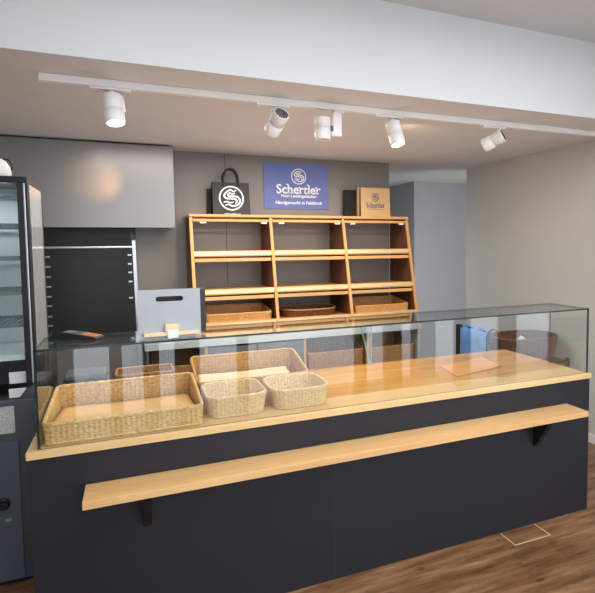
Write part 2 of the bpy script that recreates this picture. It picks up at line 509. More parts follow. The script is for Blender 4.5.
def basket(name, label, loc, w, d, hf, hb, mat, rim_mat=None, r=0.02, flare=0.02, rotz=0, group=None, row=0.010, stake=0.02, rim=0.007, oval=False, handles=False, tilt=0, hcurve=1.0):
    t = thing(name, label, 'basket', loc, rotz, group)
    if tilt: t.rotation_euler = (tilt, 0, rotz)
    per0 = 2 * (w + d)
    ns = max(12, int(per0 / stake / 2) * 2); n = ns * 3
    if oval:
        path = []
        for i in range(n):
            a = 2 * PI * i / n
            ex = 2.6
            ca, sa = math.cos(a), math.sin(a)
            x = w / 2 * abs(ca) ** (2 / ex) * (1 if ca >= 0 else -1); y = d / 2 * abs(sa) ** (2 / ex) * (1 if sa >= 0 else -1)
            nx, ny = ca / w, sa / d; l = math.hypot(nx, ny); path.append((x, y, nx / l, ny / l))
    else:
        path, per = rrect(w, d, r, n)
    def h(y):
        u = min(1, max(0, (y + d / 2) / d)) ** hcurve
        return hf + (hb - hf) * u
    rows = max(4, int(round(max(hf, hb) / row))); sub = 3
    bm = BM(); th = 0.008
    def ring(tt, off, jphase):
        vs = []
        for i, (x, y, nx, ny) in enumerate(path):
            wv = (math.sin(2 * PI * (i / 3.0) + 0.5) + 0.35 * math.sin(i * 1.7 + jphase * 2.4))
            o = off * (0.0026 * wv + 0.0020) + flare * tt + (0 if off > 0 else -th) + abs(off) * 0.0
            vs.append(bm.verts.new((x + nx * o, y + ny * o, tt * h(y))))
        return vs
    outer = []; inner = []
    J = rows * sub
    for j in range(J + 1):
        tt = j / J; bulge = math.sin(PI * ((j % sub) + 0.5) / sub)
        outer.append(ring(tt, 0.4 + 0.9 * bulge, j // sub)); inner.append(ring(tt, -(0.4 + 0.9 * bulge), j // sub))
    for grid in (outer, inner):
        for a, b in zip(grid, grid[1:]):
            for i in range(n): bm.faces.new((a[i], a[(i + 1) % n], b[(i + 1) % n], b[i]))
    for i in range(n): bm.faces.new((outer[-1][i], outer[-1][(i + 1) % n], inner[-1][(i + 1) % n], inner[-1][i]))
    bm.faces.new(outer[0][::-1])
    # woven floor
    fl = inner[1]; fz = 0.006
    c = [bm.verts.new((v.co.x, v.co.y, fz)) for v in fl]
    bm.faces.new(c)
    obj('body', bm, mat, t, smooth=True)
    rb = BM()
    pts = [(x + nx * (flare - th / 2), y + ny * (flare - th / 2), h(y) + 0.002) for (x, y, nx, ny) in path[::2]]
    tube(rb, pts, [rim * (1 + 0.12 * math.sin(i * 2.1)) for i in range(len(pts))], 8, closed=True)
    obj('rim', rb, rim_mat or mat, t, smooth=True)
    bb = BM()
    pts = [(x + nx * 0.001, y + ny * 0.001, rim * 0.75) for (x, y, nx, ny) in path[::2]]
    tube(bb, pts, [rim * 0.72 * (1 + 0.15 * math.sin(i * 2.6)) for i in range(len(pts))], 6, closed=True)
    obj('base_braid', bb, mat, t, smooth=True)
    if handles:
        for s in (-1,):
            hb_ = BM()
            base = [(s * (w / 2 + flare - 0.01), -0.07), (s * (w / 2 + flare), -0.05), (s * (w / 2 + flare + 0.005), 0), (s * (w / 2 + flare), 0.05), (s * (w / 2 + flare - 0.01), 0.07)]
            zz = [h(0), h(0) + 0.055, h(0) + 0.075, h(0) + 0.055, h(0)]
            tube(hb_, catmull([(a, b, z) for (a, b), z in zip(base, zz)], 6), 0.008, 8)
            obj('handle', hb_, mat, t, smooth=True)
    return t

def sheet(name, label, cat, loc, w, d, mat, slope=0.0, curl=0.004, rotz=0, skew=0.0, lift=None):
    bm = BM(); nx, ny = 24, 14; g = []
    for j in range(ny + 1):
        rowv = []
        for i in range(nx + 1):
            u, v = i / nx - 0.5, j / ny - 0.5
            z = slope * (v + 0.5) * d + curl * (1 + math.sin(u * 7 + v * 3) * math.cos(v * 5))
            if lift: z += lift(u, v)
            rowv.append(bm.verts.new((u * w + skew * v * d, v * d, z)))
        g.append(rowv)
    for j in range(ny):
        for i in range(nx): bm.faces.new((g[j][i], g[j][i + 1], g[j + 1][i + 1], g[j + 1][i]))
    o = obj(name, bm, mat, None, loc, smooth=True); o.rotation_euler = (0, 0, rotz)
    sm = o.modifiers.new('thick', 'SOLIDIFY'); sm.thickness = 0.0012
    return tag(o, label, cat)

DK = 0.851
basket('tray_basket', 'largest pale willow tray basket at the left front of the counter, low front edge', (-0.043, 0.268, DK), 0.60, 0.45, 0.084, 0.125, M['wk_pale'], r=0.02, flare=0.008, row=0.010, stake=0.020, rim=0.009, group='slanted tray baskets')
basket('tray_basket', 'golden willow tray basket behind the two small baskets on the counter', (0.573, 0.546, DK), 0.575, 0.30, 0.092, 0.165, M['wk_gold'], r=0.02, flare=0.010, row=0.010, stake=0.020, rim=0.008, group='slanted tray baskets')
basket('bread_basket', 'small cream willow basket beside the large tray basket, left one of the small pair', (0.428, 0.222, DK), 0.245, 0.255, 0.095, 0.095, M['wk_cream'], r=0.045, flare=0.018, row=0.009, stake=0.018, rim=0.006, group='small willow baskets')
basket('bread_basket', 'small cream willow basket, right one of the small pair, nearest the empty deck', (0.738, 0.222, DK), 0.255, 0.26, 0.093, 0.093, M['wk_cream'], r=0.055, flare=0.018, row=0.009, stake=0.018, rim=0.006, group='small willow baskets')
sheet('baking_paper', 'tan baking paper lying in the largest tray basket', 'paper', (-0.043, 0.268, DK + 0.068), 0.56, 0.41, M['kraftpaper'], slope=-0.10, curl=0.003)
sheet('baking_paper', 'cream baking paper lying in the golden tray basket', 'paper', (0.555, 0.536, DK + 0.046), 0.50, 0.21, M['creampaper'], slope=0.14, curl=0.003)
sheet('paper_sheet', 'loose tan paper sheet lying on the right part of the oak deck', 'paper', (1.97, 0.44, DK), 0.40, 0.26, M['tan'], curl=0.002, rotz=0.2, skew=0.4, lift=lambda u, v: 0.012 * max(0, u) ** 2 * 4)
pl = BM(); lathe(pl, (0, 0, 0), (0, 0, 1), [(0.0, 0.07), (0.004, 0.08), (0.010, 0.092), (0.012, 0.092)], 48, cap1=False)
tag(obj('glass_plate', pl, [M['pglass']], None, (2.03, 0.20, DK), smooth=True), 'round clear glass plate by the loose tan paper on the deck', 'plate')
basket('storage_basket', 'brown willow basket at the back of the deck behind the largest tray basket', (0.04, 0.655, DK), 0.27, 0.17, 0.13, 0.13, M['wk_brown'], r=0.02, flare=0.008)

# ------------------------------------------------------------------ bread shelf on the back counter
def fy(z): return 2.15 - 0.235 * (1.9 - z)
SX0, SX1 = 0.434, 2.452; SB = 2.462
sh = thing('bread_shelf', 'tall oak bread shelf with three bays and a sloping front', 'shelf', (0, 0, 0.9))
def up(name, x, w, zt=1.88, mats=None):
    bm = BM(); z0 = 0.902
    prism(bm, [(fy(z0) + 0.006, 0.002), (SB, 0.002), (SB, zt - 0.9), (fy(zt) + 0.006, zt - 0.9)], 'x', x, x + w, 0)
    obj(name, bm, M['shelfdark'], sh)
    bm = BM()
    prism(bm, [(fy(z0) - 0.012, 0.002), (fy(z0) + 0.006, 0.002), (fy(zt) + 0.006, zt - 0.9), (fy(zt) - 0.012, zt - 0.9)], 'x', x - 0.001, x + w + 0.001, 0)
    obj('upright_edge', bm, M['shelfoakz'], sh)
up('side_panel', SX0, 0.022); up('divider', 1.095, 0.022); up('divider', 1.771, 0.022); up('side_panel', SX1 - 0.022, 0.022)
obj('top_board', bx(SX0 - 0.004, SX1 + 0.004, 2.125, SB, 0.981, 1.003, bev=0.002), M['shelfoak'], sh)
bays = ((SX0 + 0.023, 1.094), (1.118, 1.770), (1.794, SX1 - 0.023))
for (a, b) in bays:
    for z in (1.598, 1.287, 1.025):
        zz = z - 0.9; f = fy(z)
        obj('shelf_board', bx(a, b, f + 0.014, SB, zz - 0.03, zz - 0.012), M['shelfoak'], sh)
        obj('front_rail', bx(a, b, f - 0.006, f + 0.013, zz - 0.046, zz + 0.002, bev=0.002), M['shelfoak'], sh)
        obj('price_strip', bx(a, b, f - 0.012, f - 0.0065, zz - 0.036, zz - 0.006, bev=0.001), M['brass_glint'], sh)
        if z > 1.1:
            obj('flap_rail', bx(a + 0.003, b - 0.003, f - 0.012, f + 0.006, zz - 0.088, zz - 0.06, bev=0.002), M['shelfoak'], sh)
    obj('flap_rail', bx(a + 0.003, b - 0.003, fy(1.85) - 0.008, fy(1.85) + 0.008, 0.942, 0.964, bev=0.002), M['shelfoak'], sh)
    for xx in (a + 0.06, b - 0.07):
        obj('clip', bx(xx, xx + 0.05, fy(1.83), fy(1.83) + 0.01, 0.928, 0.941), M['whitecard'], sh)

basket('tray_basket', 'brown willow tray basket in the bottom left bay of the bread shelf', (0.80, 2.165, 1.016), 0.53, 0.32, 0.062, 0.105, M['wk_gold'], r=0.02, flare=0.006, group='slanted tray baskets')
basket('oval_basket', 'dark oval willow basket in the bottom middle bay of the bread shelf', (1.44, 2.17, 1.016), 0.47, 0.30, 0.058, 0.07, M['wk_dark'], M['wk_brown'], flare=0.02, oval=True)
basket('tray_basket', 'brown willow tray basket in the bottom right bay of the bread shelf', (2.115, 2.165, 1.016), 0.54, 0.32, 0.062, 0.11, M['wk_gold'], r=0.02, flare=0.006, group='slanted tray baskets')

# things on top of the shelf
TZ = 1.904
def carrier(name, label, x0, x1, y0, y1, h, front, side, txtmat, rz=0):
    t = thing(name, label, 'bag', ((x0 + x1) / 2, (y0 + y1) / 2, TZ), rz)
    w = (x1 - x0) / 2; d = (y1 - y0) / 2
    bm = BM()
    f0 = [(-w, -d, 0), (w, -d, 0), (w * 0.985, -d * 0.45, h), (-w * 0.985, -d * 0.45, h)]
    b0 = [(-w, d, 0), (w, d, 0), (w * 0.985, d * 0.45, h), (-w * 0.985, d * 0.45, h)]
    A = [bm.verts.new(p) for p in f0]; B = [bm.verts.new(p) for p in b0]
    bm.faces.new(A).material_index = 0; bm.faces.new(B[::-1]).material_index = 0
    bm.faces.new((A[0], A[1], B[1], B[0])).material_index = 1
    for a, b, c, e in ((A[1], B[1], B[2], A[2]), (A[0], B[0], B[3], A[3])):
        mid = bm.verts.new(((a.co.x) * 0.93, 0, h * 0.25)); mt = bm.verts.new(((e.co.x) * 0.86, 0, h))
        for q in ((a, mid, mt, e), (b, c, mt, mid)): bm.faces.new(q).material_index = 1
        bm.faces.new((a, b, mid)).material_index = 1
    o = obj('paper_body', bm, [front, side], t)
    return t, w, d, h

t, w, d, h = carrier('carrier_bag', 'black paper carrier bag with white round emblem on top of the bread shelf', 0.645, 0.963, 2.27, 2.40, 0.285, M['bagblack'], M['bagside'], None)
for yy in (-d * 0.45 - 0.004, d * 0.45 + 0.004):
    hb_ = BM(); tube(hb_, catmull([(-0.062, yy, h - 0.03), (-0.062, yy, h + 0.05), (-0.035, yy, h + 0.105), (0.0, yy, h + 0.118), (0.035, yy, h + 0.105), (0.062, yy, h + 0.05), (0.066, yy, h - 0.03)], 6), 0.0085, 8)
    obj('handle', hb_, M['bagblack'], t, smooth=True)
tiltb = math.atan2(d * 0.55, h)
def on_front(bm, d, h):
    for v in bm.verts:
        v.co.y = -d + d * 0.55 * v.co.z / h - 0.0015
    return bm
obj('emblem', on_front(emblem_bm(0.0, 0, 0.148, 0.108), d, h), M['signwhite'], t)
obj('lettering', on_front(text_bm('schertler.at', 0.016, 0.14, 0.01, (0.005, 0, 0.012)), d, h), M['signwhite'], t)

for i, (dx, dy) in enumerate(((0.0, 0.0), (-0.014, 0.052))):
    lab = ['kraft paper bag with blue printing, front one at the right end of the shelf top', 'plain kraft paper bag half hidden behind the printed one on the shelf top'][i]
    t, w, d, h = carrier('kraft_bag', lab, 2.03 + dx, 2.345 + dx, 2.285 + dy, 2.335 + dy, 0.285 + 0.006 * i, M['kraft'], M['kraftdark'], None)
    if i == 0:
        obj('emblem', on_front(emblem_bm(0.0, 0, 0.192, 0.042), d, h), M['blueprint'], t)
        obj('lettering', on_front(text_bm('Schertler', 0.05, 0.20, 0.012, (0.0, 0, 0.118), slab=True), d, h), M['blueprint'], t)
        obj('small_print', on_front(text_bm('Mein Lieblingsb\u00e4cker', 0.014, 0.155, 0.0, (0.0, 0, 0.078)), d, h), M['blueprint'], t)
        obj('small_print', on_front(text_bm('schertler.at', 0.008, 0.11, 0.0, (0.0, 0, 0.012)), d, h), M['kraftdark'], t)

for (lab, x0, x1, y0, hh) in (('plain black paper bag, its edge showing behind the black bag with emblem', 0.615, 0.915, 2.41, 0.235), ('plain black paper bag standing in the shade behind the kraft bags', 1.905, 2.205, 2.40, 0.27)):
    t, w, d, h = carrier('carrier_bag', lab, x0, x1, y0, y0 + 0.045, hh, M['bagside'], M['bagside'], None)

# sign on the wall
sg = thing('wall_sign', 'blue rectangular bakery sign with white lettering on the taupe back wall', 'sign', (1.448, 2.465, 2.195))
obj('board', bx(-0.316, 0.316, -0.004, 0.004, -0.212, 0.212), M['signblue'], sg)
obj('emblem', emblem_bm(0.018, -0.0055, 0.092, 0.075), M['signwhite'], sg)
obj('lettering', text_bm('Schertler', 0.088, 0.435, 0.02, (0.018, -0.0055, -0.028), slab=True), M['signwhite'], sg)
obj('small_lettering', text_bm('Mein Lieblingsb\u00e4cker', 0.037, 0.35, 0.022, (0.02, -0.0055, -0.095)), M['signwhite'], sg)
obj('small_lettering', text_bm('Handgemacht in Feldkirch', 0.040, 0.455, 0.024, (0.02, -0.0055, -0.158)), M['signwhite'], sg)

# ------------------------------------------------------------------ back counter under the shelf
bc = thing('back_counter', 'back counter with pale grey worktop carrying the oak bread shelf', 'counter', (0, 0, 0))
obj('worktop', bx(0.06, 2.452, 1.872, 2.463, 0.852, 0.9, bev=0.002), M['backtop'], bc)
obj('end_panel', bx(2.422, 2.446, 1.885, 2.46, 0.0, 0.851), M['backtop'], bc)
obj('end_panel', bx(0.07, 0.09, 1.885, 2.46, 0.0, 0.851), M['backdoor'], bc)
for x in (0.50, 1.312, 1.905):
    obj('partition', bx(x, x + 0.022, 1.89, 2.44, 0.0, 0.851), M['shelfoakz'], bc)
obj('back_board', bx(0.09, 2.421, 2.442, 2.46, 0.0, 0.851), M['inner'], bc)
obj('inner_shelf', bx(0.091, 0.499, 1.91, 2.44, 0.54, 0.558), M['shelfdark'], bc)
for (a, b) in ((1.335, 1.904), (1.928, 2.421)):
    obj('inner_shelf', bx(a, b, 1.91, 2.44, 0.54, 0.558), M['shelfdark'], bc)
for (a, b) in ((0.525, 0.905), (0.925, 1.309)):
    d_ = obj('door', bx(a, b, 1.878, 1.897, 0.06, 0.835, bev=0.001), M['backdoor'], bc)
obj('door_gap', bx(0.906, 0.924, 1.9, 1.92, 0.06, 0.851), M['black'], bc)
for (x, w, lab) in ((1.62, 0.51, 'brown willow basket in the left open compartment under the back worktop'), (2.175, 0.44, 'brown willow basket in the right open compartment under the back worktop'), (0.295, 0.36, 'brown willow basket in the compartment behind the grey display panel')):
    basket('storage_basket', lab, (x, 2.115, 0.56), w, 0.40, 0.145, 0.225, M['wk_brown'], r=0.02, flare=0.004, group='baskets under the back counter')

# ------------------------------------------------------------------ tray rack on the back wall
tr = thing('tray_rack', 'aluminium tray rack frame with short pegs in front of the black panel', 'rack', (0, 2.2, 0))
b = BM(); tube(b, [(0.011, 0, 1.70), (0.031, 0, 1.15), (0.033, 0, 0.0)], 0.0, 4) if False else prism(b, [(0.0, 1.70), (0.024, 1.70), (0.052, 0.0), (0.026, 0.0)], 'y', -0.012, 0.012)
obj('post', b, M['steel'], tr)
obj('post', prism(BM(), [(-0.63, 1.70), (-0.606, 1.70), (-0.606, 0.0), (-0.63, 0.0)], 'y', -0.012, 0.012), M['steel'], tr)
obj('cap', prism(BM(), [(-0.006, 1.69), (0.022, 1.69), (0.022, 1.725), (-0.002, 1.745), (-0.012, 1.735)], 'y', -0.0135, 0.0135), M['plastic'], tr)
obj('cross_rail', bx(-0.72, -0.0005, -0.01, 0.008, 1.630, 1.646, bev=0.004), M['steel'], tr)
for z in (1.575, 1.505, 1.437, 1.365, 1.235):
    obj('peg', bx(-0.035, -0.008, -0.03, -0.012, z - 0.006, z + 0.006, bev=0.002), M['steel'], tr)
for z in (1.57, 1.495, 1.42, 1.345, 1.27, 1.2, 1.12, 1.05):
    obj('peg', bx(-0.605, -0.57, -0.03, -0.008, z - 0.006, z + 0.005, bev=0.002), M['steel'], tr)

# ------------------------------------------------------------------ till area on and behind the glass
CT = 0.85 + 0.3945
pd = thing('till_display', 'pale grey panel with a hand slot on the glass case, black screen behind it', 'till display', (0.139, 0.095, CT))
def slot_panel(w, h, sw, shh, cz, y0, y1):
    bm = BM(); seg = 10
    def loop(y):
        L = []
        for a in range(seg + 1):
            t_ = PI / 2 + PI * a / seg; L.append((-(sw / 2 - shh / 2) + math.cos(t_) * shh / 2, cz + math.sin(t_) * shh / 2))
        for a in range(seg + 1):
            t_ = -PI / 2 + PI * a / seg; L.append(((sw / 2 - shh / 2) + math.cos(t_) * shh / 2, cz + math.sin(t_) * shh / 2))
        return [bm.verts.new((x, y, z)) for x, z in L]
    def outer(y): return [bm.verts.new(p) for p in ((-w / 2, y, h), (-w / 2, y, 0), (w / 2, y, 0), (w / 2, y, h))]
    I = [loop(y0), loop(y1)]; O = [outer(y0), outer(y1)]; n = len(I[0])
    for k in (0, 1):
        i, o = I[k], O[k]; m = seg + 1; q = seg // 2
        bm.faces.new([o[0], o[1]] + [i[j] for j in range(m - 1, -1, -1)])
        bm.faces.new([o[1], o[2]] + [i[j] for j in range(m, m - 2, -1)])
        bm.faces.new([o[2], o[3]] + [i[j] for j in range(n - 1, m - 1, -1)])
        bm.faces.new([o[3], o[0], i[0], i[n - 1]])
    for j in range(n): bm.faces.new((I[0][j], I[0][(j + 1) % n], I[1][(j + 1) % n], I[1][j]))
    for j in range(4): bm.faces.new((O[0][j], O[0][(j + 1) % 4], O[1][(j + 1) % 4], O[1][j]))
    return bm
obj('front_panel', slot_panel(0.252, 0.212, 0.112, 0.022, 0.172, -0.05, -0.044), M['panelgrey'], pd)
obj('screen_housing', bx(-0.118, 0.158, 0.03, 0.07, 0.012, 0.205, bev=0.004), M['plastic'], pd)
obj('stand', bx(-0.06, 0.06, -0.043, 0.11, 0.0, 0.012, bev=0.003), M['plastic'], pd)
obj('card_ledge', bx(-0.106, 0.117, -0.070, -0.0505, 0.016, 0.032, bev=0.002), M['cream'], pd)
obj('card_clip', bx(-0.022, 0.034, -0.072, -0.0505, 0.033, 0.066, bev=0.003), M['cream'], pd)
obj('clip_foot', bx(-0.014, 0.030, -0.074, -0.0705, 0.004, 0.040, bev=0.002), M['whitecard'], pd)

tm = thing('card_terminal', 'black card terminal with orange keypad lying near the left end of the glass case', 'card terminal', (-0.215, 0.225, CT), 1.05); tm.scale = (0.8, 0.8, 0.6)
bm = BM(); prism(bm, [(-0.11, 0.0), (0.10, 0.0), (0.10, 0.05), (0.02, 0.042), (-0.10, 0.018), (-0.11, 0.012)], 'x', -0.042, 0.042)
es = [e for e in bm.edges]; bmesh.ops.bevel(bm, geom=es, offset=0.004, segments=2, affect='EDGES')
obj('housing', bm, M['plastic'], tm)
kb = BM()
for i in range(3):
    for j in range(4):
        x = -0.022 + i * 0.022; y = -0.088 + j * 0.022; z = 0.018 + (y + 0.10) / 0.12 * 0.024
        box(kb, x - 0.008, x + 0.008, y - 0.008, y + 0.008, z, z + 0.004, bev=0.001)
obj('keypad', kb, M['keys'], tm)
obj('screen', prism(BM(), [(0.03, 0.0445), (0.09, 0.0502), (0.09, 0.0512), (0.03, 0.0456)], 'x', -0.03, 0.03), M['greyplastic'], tm)

rp = thing('receipt_printer', 'dark receipt printer with pale lid at the left back of the deck', 'printer', (-0.235, 0.64, DK))
obj('housing', bx(-0.10, 0.10, -0.09, 0.09, 0.0, 0.135, bev=0.008), M['plastic'], rp)
obj('lid', bx(-0.09, 0.09, -0.085, 0.085, 0.1355, 0.16, bev=0.006), M['greyplastic'], rp)
obj('paper_slot', bx(-0.07, 0.08, -0.094, -0.0905, 0.085, 0.097), M['whitecard'], rp)

# ------------------------------------------------------------------ upright display fridge at the left
fr = thing('display_fridge', 'tall black framed glass display fridge on a blue grey base beside the counter', 'fridge', (0, 0, 0))
FX0, FX1, FY0, FY1 = -1.10, -0.446, 0.592, 1.03
obj('base_cabinet', (lambda b: box(b, FX0, FX1, FY0, FY1, 0.026, 0.915, bev=0.006))(BM()), M['fridgecheek'], fr)
obj('plinth', bx(FX0 + 0.02, FX1 - 0.02, FY0 + 0.03, FY1 - 0.02, 0.0, 0.025), M['fridgedark'], fr)
dr = obj('door', bx(FX0 + 0.05, -0.532, FY0 - 0.014, FY0 - 0.001, 0.035, 0.715, bev=0.004), M['fridgegrey'], fr)
lk = BM(); lathe(lk, (-0.607, FY0 - 0.014, 0.42), (0, -1, 0), [(0, 0.03), (0.012, 0.03), (0.016, 0.024)], 24)
obj('lock', lk, M['plastic'], dr)
obj('badge', bx(-0.60, -0.575, FY0 - 0.0155, FY0 - 0.0142, 0.33, 0.345), M['steel'], dr)
obj('sticker', bx(-0.64, -0.545, FY0 - 0.003, FY0 - 0.0005, 0.755, 0.885), M['sticker'], fr)
obj('cheek', prism(BM(), [(-0.53, 0.916), (FX1, 0.916), (FX1, 0.985), (-0.462, 0.985)], 'y', FY0 + 0.02, FY1 - 0.02), M['fridgecheek'], fr)
obj('lower_band', bx(FX0, FX1 - 0.02, FY0 + 0.04, FY1 - 0.03, 0.986, 1.10, bev=0.003), M['fridgedark'], fr)
tag_ = obj('card_with_reflection', bx(-0.565, -0.485, FY0 + 0.034, FY0 + 0.038, 0.985, 1.04), M['whitecard'], fr)
obj('card_with_reflection', prism(BM(), [(-0.565, 0.921), (-0.522, 0.921), (-0.49, 0.965), (-0.565, 0.965)], 'y', FY0 + 0.012, FY0 + 0.016), M['whitecard'], fr)  # solid white piece standing in for the card's reflection below it
obj('top_cap', bx(FX0, FX1, FY0, FY1, 1.945, 1.975, bev=0.004), M['fridgedark'], fr)
for (a, b, c, d2) in ((FX1 - 0.044, FX1 - 0.0185, FY0, FY0 + 0.018), (FX1 - 0.0105, FX1, FY0, FY0 + 0.05), (FX1 - 0.012, FX1, FY1 - 0.022, FY1), (FX0, FX0 + 0.03, FY0, FY0 + 0.02), (FX0, FX0 + 0.02, FY1 - 0.02, FY1)):
    obj('corner_post', bx(a, b, c, d2, 0.986, 1.945, bev=0.002), M['fridgedark'], fr)
obj('chrome_strip', bx(FX1 - 0.0183, FX1 - 0.0108, FY0 - 0.002, FY0 + 0.014, 0.99, 1.944, bev=0.002), M['steel'], fr)
obj('front_glass', pane(BM(), FX0 + 0.031, FX1 - 0.043, FY0 + 0.004, FY0 + 0.010, 1.10, 1.944), [M['fglass'], M['edge']], fr)
obj('side_glass', pane(BM(), FX1 - 0.008, FX1 - 0.002, FY0 + 0.051, FY1 - 0.023, 1.10, 1.944), [M['sglass'], M['edge']], fr)
obj('back_lining', bx(FX0 + 0.02, FX1 - 0.06, FY1 - 0.012, FY1 - 0.004, 1.10, 1.944), M['fridgein'], fr)
obj('fridge_floor', bx(FX0 + 0.03, FX1 - 0.03, FY0 + 0.02, FY1 - 0.02, 1.1005, 1.125), M['fridgein'], fr)
for z in (1.27, 1.425, 1.59, 1.745, 1.905):
    b = BM()
    box(b, FX0 + 0.032, FX1 - 0.05, FY0 + 0.03, FY0 + 0.042, z - 0.012, z + 0.010)
    box(b, FX0 + 0.032, FX1 - 0.05, FY1 - 0.05, FY1 - 0.04, z - 0.008, z + 0.006)
    n = 26
    for i in range(n):
        x = FX0 + 0.04 + (FX1 - FX0 - 0.1) * i / (n - 1)
        box(b, x - 0.0035, x + 0.0035, FY0 + 0.0425, FY1 - 0.0505, z - 0.003, z + 0.004)
    o = obj('wire_shelf', b, M['shelfwire'], fr)
jg = thing('water_jug', 'white plastic jug with dark handle on top of the display fridge', 'jug', (-0.60, 0.75, 1.976))
b = BM(); lathe(b, (0, 0, 0), (0, 0, 1), [(0, 0.055), (0.004, 0.062), (0.03, 0.066), (0.06, 0.060), (0.085, 0.045), (0.098, 0.028), (0.10, 0.0)][:6], 32)
obj('jug_body', b, M['white'], jg, smooth=True)
b = BM(); tube(b, catmull([(0.036, -0.012, 0.098), (0.058, -0.014, 0.092), (0.072, -0.014, 0.072), (0.070, -0.014, 0.045)], 6), 0.0045, 8)
obj('handle', b, M['plastic'], jg, smooth=True)

# ------------------------------------------------------------------ trolley and basket beyond the right end
tb = thing('serving_trolley', 'dark metal serving trolley behind the right end of the counter', 'trolley', (2.97, 1.22, 0))
for (x, y) in ((-0.42, -0.2), (0.42, -0.2), (-0.42, 0.2), (0.42, 0.2)):
    top = 0.95 if x < 0 else 0.66
    obj('leg', bx(x - 0.014, x + 0.014, y - 0.014, y + 0.014, 0.07, top, bev=0.003), M['iron'], tb)
    w_ = BM(); lathe(w_, (x - 0.012, y, 0.0355), (1, 0, 0), [(0, 0.034), (0.004, 0.035), (0.02, 0.035), (0.024, 0.034)], 20)
    obj('wheel', w_, M['plastic'], tb)
obj('shelf_board', bx(-0.405, 0.405, -0.22, 0.22, 0.62, 0.645, bev=0.003), M['iron'], tb)
obj('shelf_board', bx(-0.405, 0.405, -0.22, 0.22, 0.2, 0.22, bev=0.003), M['iron'], tb)
obj('push_bar', bx(-0.432, -0.408, -0.185, 0.185, 0.93, 0.955, bev=0.006), M['iron'], tb)
cl = BM(); g = []
for j in range(16):
    rowv = []
    for i in range(14):
        u = i / 13; v = j / 15
        z = 0.975 - abs(v - 0.28) * 0.52 if v > 0.28 else 0.975 - (0.28 - v) * 0.42
        x = -0.42 - (v - 0.28) * 0.02 + (-0.028 if v > 0.28 else 0.028) * min(1, abs(v - 0.28) * 8) + 0.003 * math.sin(u * 11)
        rowv.append(cl.verts.new((x, -0.222 + u * 0.33 + 0.008 * math.sin(v * 6), z)))
    g.append(rowv)
for j in range(15):
    for i in range(13): cl.faces.new((g[j][i], g[j][i + 1], g[j + 1][i + 1], g[j + 1][i]))
o = obj('tea_towel', cl, M['bluecloth'], None, (2.97, 1.22, 0), smooth=True)
o.modifiers.new('thick', 'SOLIDIFY').thickness = 0.003
tag(o, 'blue cloth hanging over the push bar of the dark trolley', 'cloth')
basket('handled_basket', 'brown oval willow basket with end handles on the trolley beyond the deck', (3.06, 1.20, 0.647), 0.54, 0.36, 0.20, 0.20, M['wk_dark'], M['wk_dark'], flare=0.03, oval=True, handles=True, row=0.016, stake=0.03, rim=0.012)
ncl = BM(); g = []
for j in range(9):
    rowv = []
    for i in range(13):
        u = i / 12 - 0.5; v = j / 8 - 0.5
        rowv.append(ncl.verts.new((u * 0.40, v * 0.24, 0.09 * math.exp(-(u * 9 + 0.6) ** 2 - (v * 6) ** 2) + 0.012 * math.sin(u * 14) * math.cos(v * 9))))
    g.append(rowv)
for j in range(8):
    for i in range(12): ncl.faces.new((g[j][i], g[j][i + 1], g[j + 1][i + 1], g[j + 1][i]))
o = obj('napkin', ncl, M['whitecloth'], None, (3.05, 1.18, 0.775), smooth=True)
o.modifiers.new('thick', 'SOLIDIFY').thickness = 0.004
tag(o, 'crumpled white cloth lying inside the handled oval basket', 'cloth')

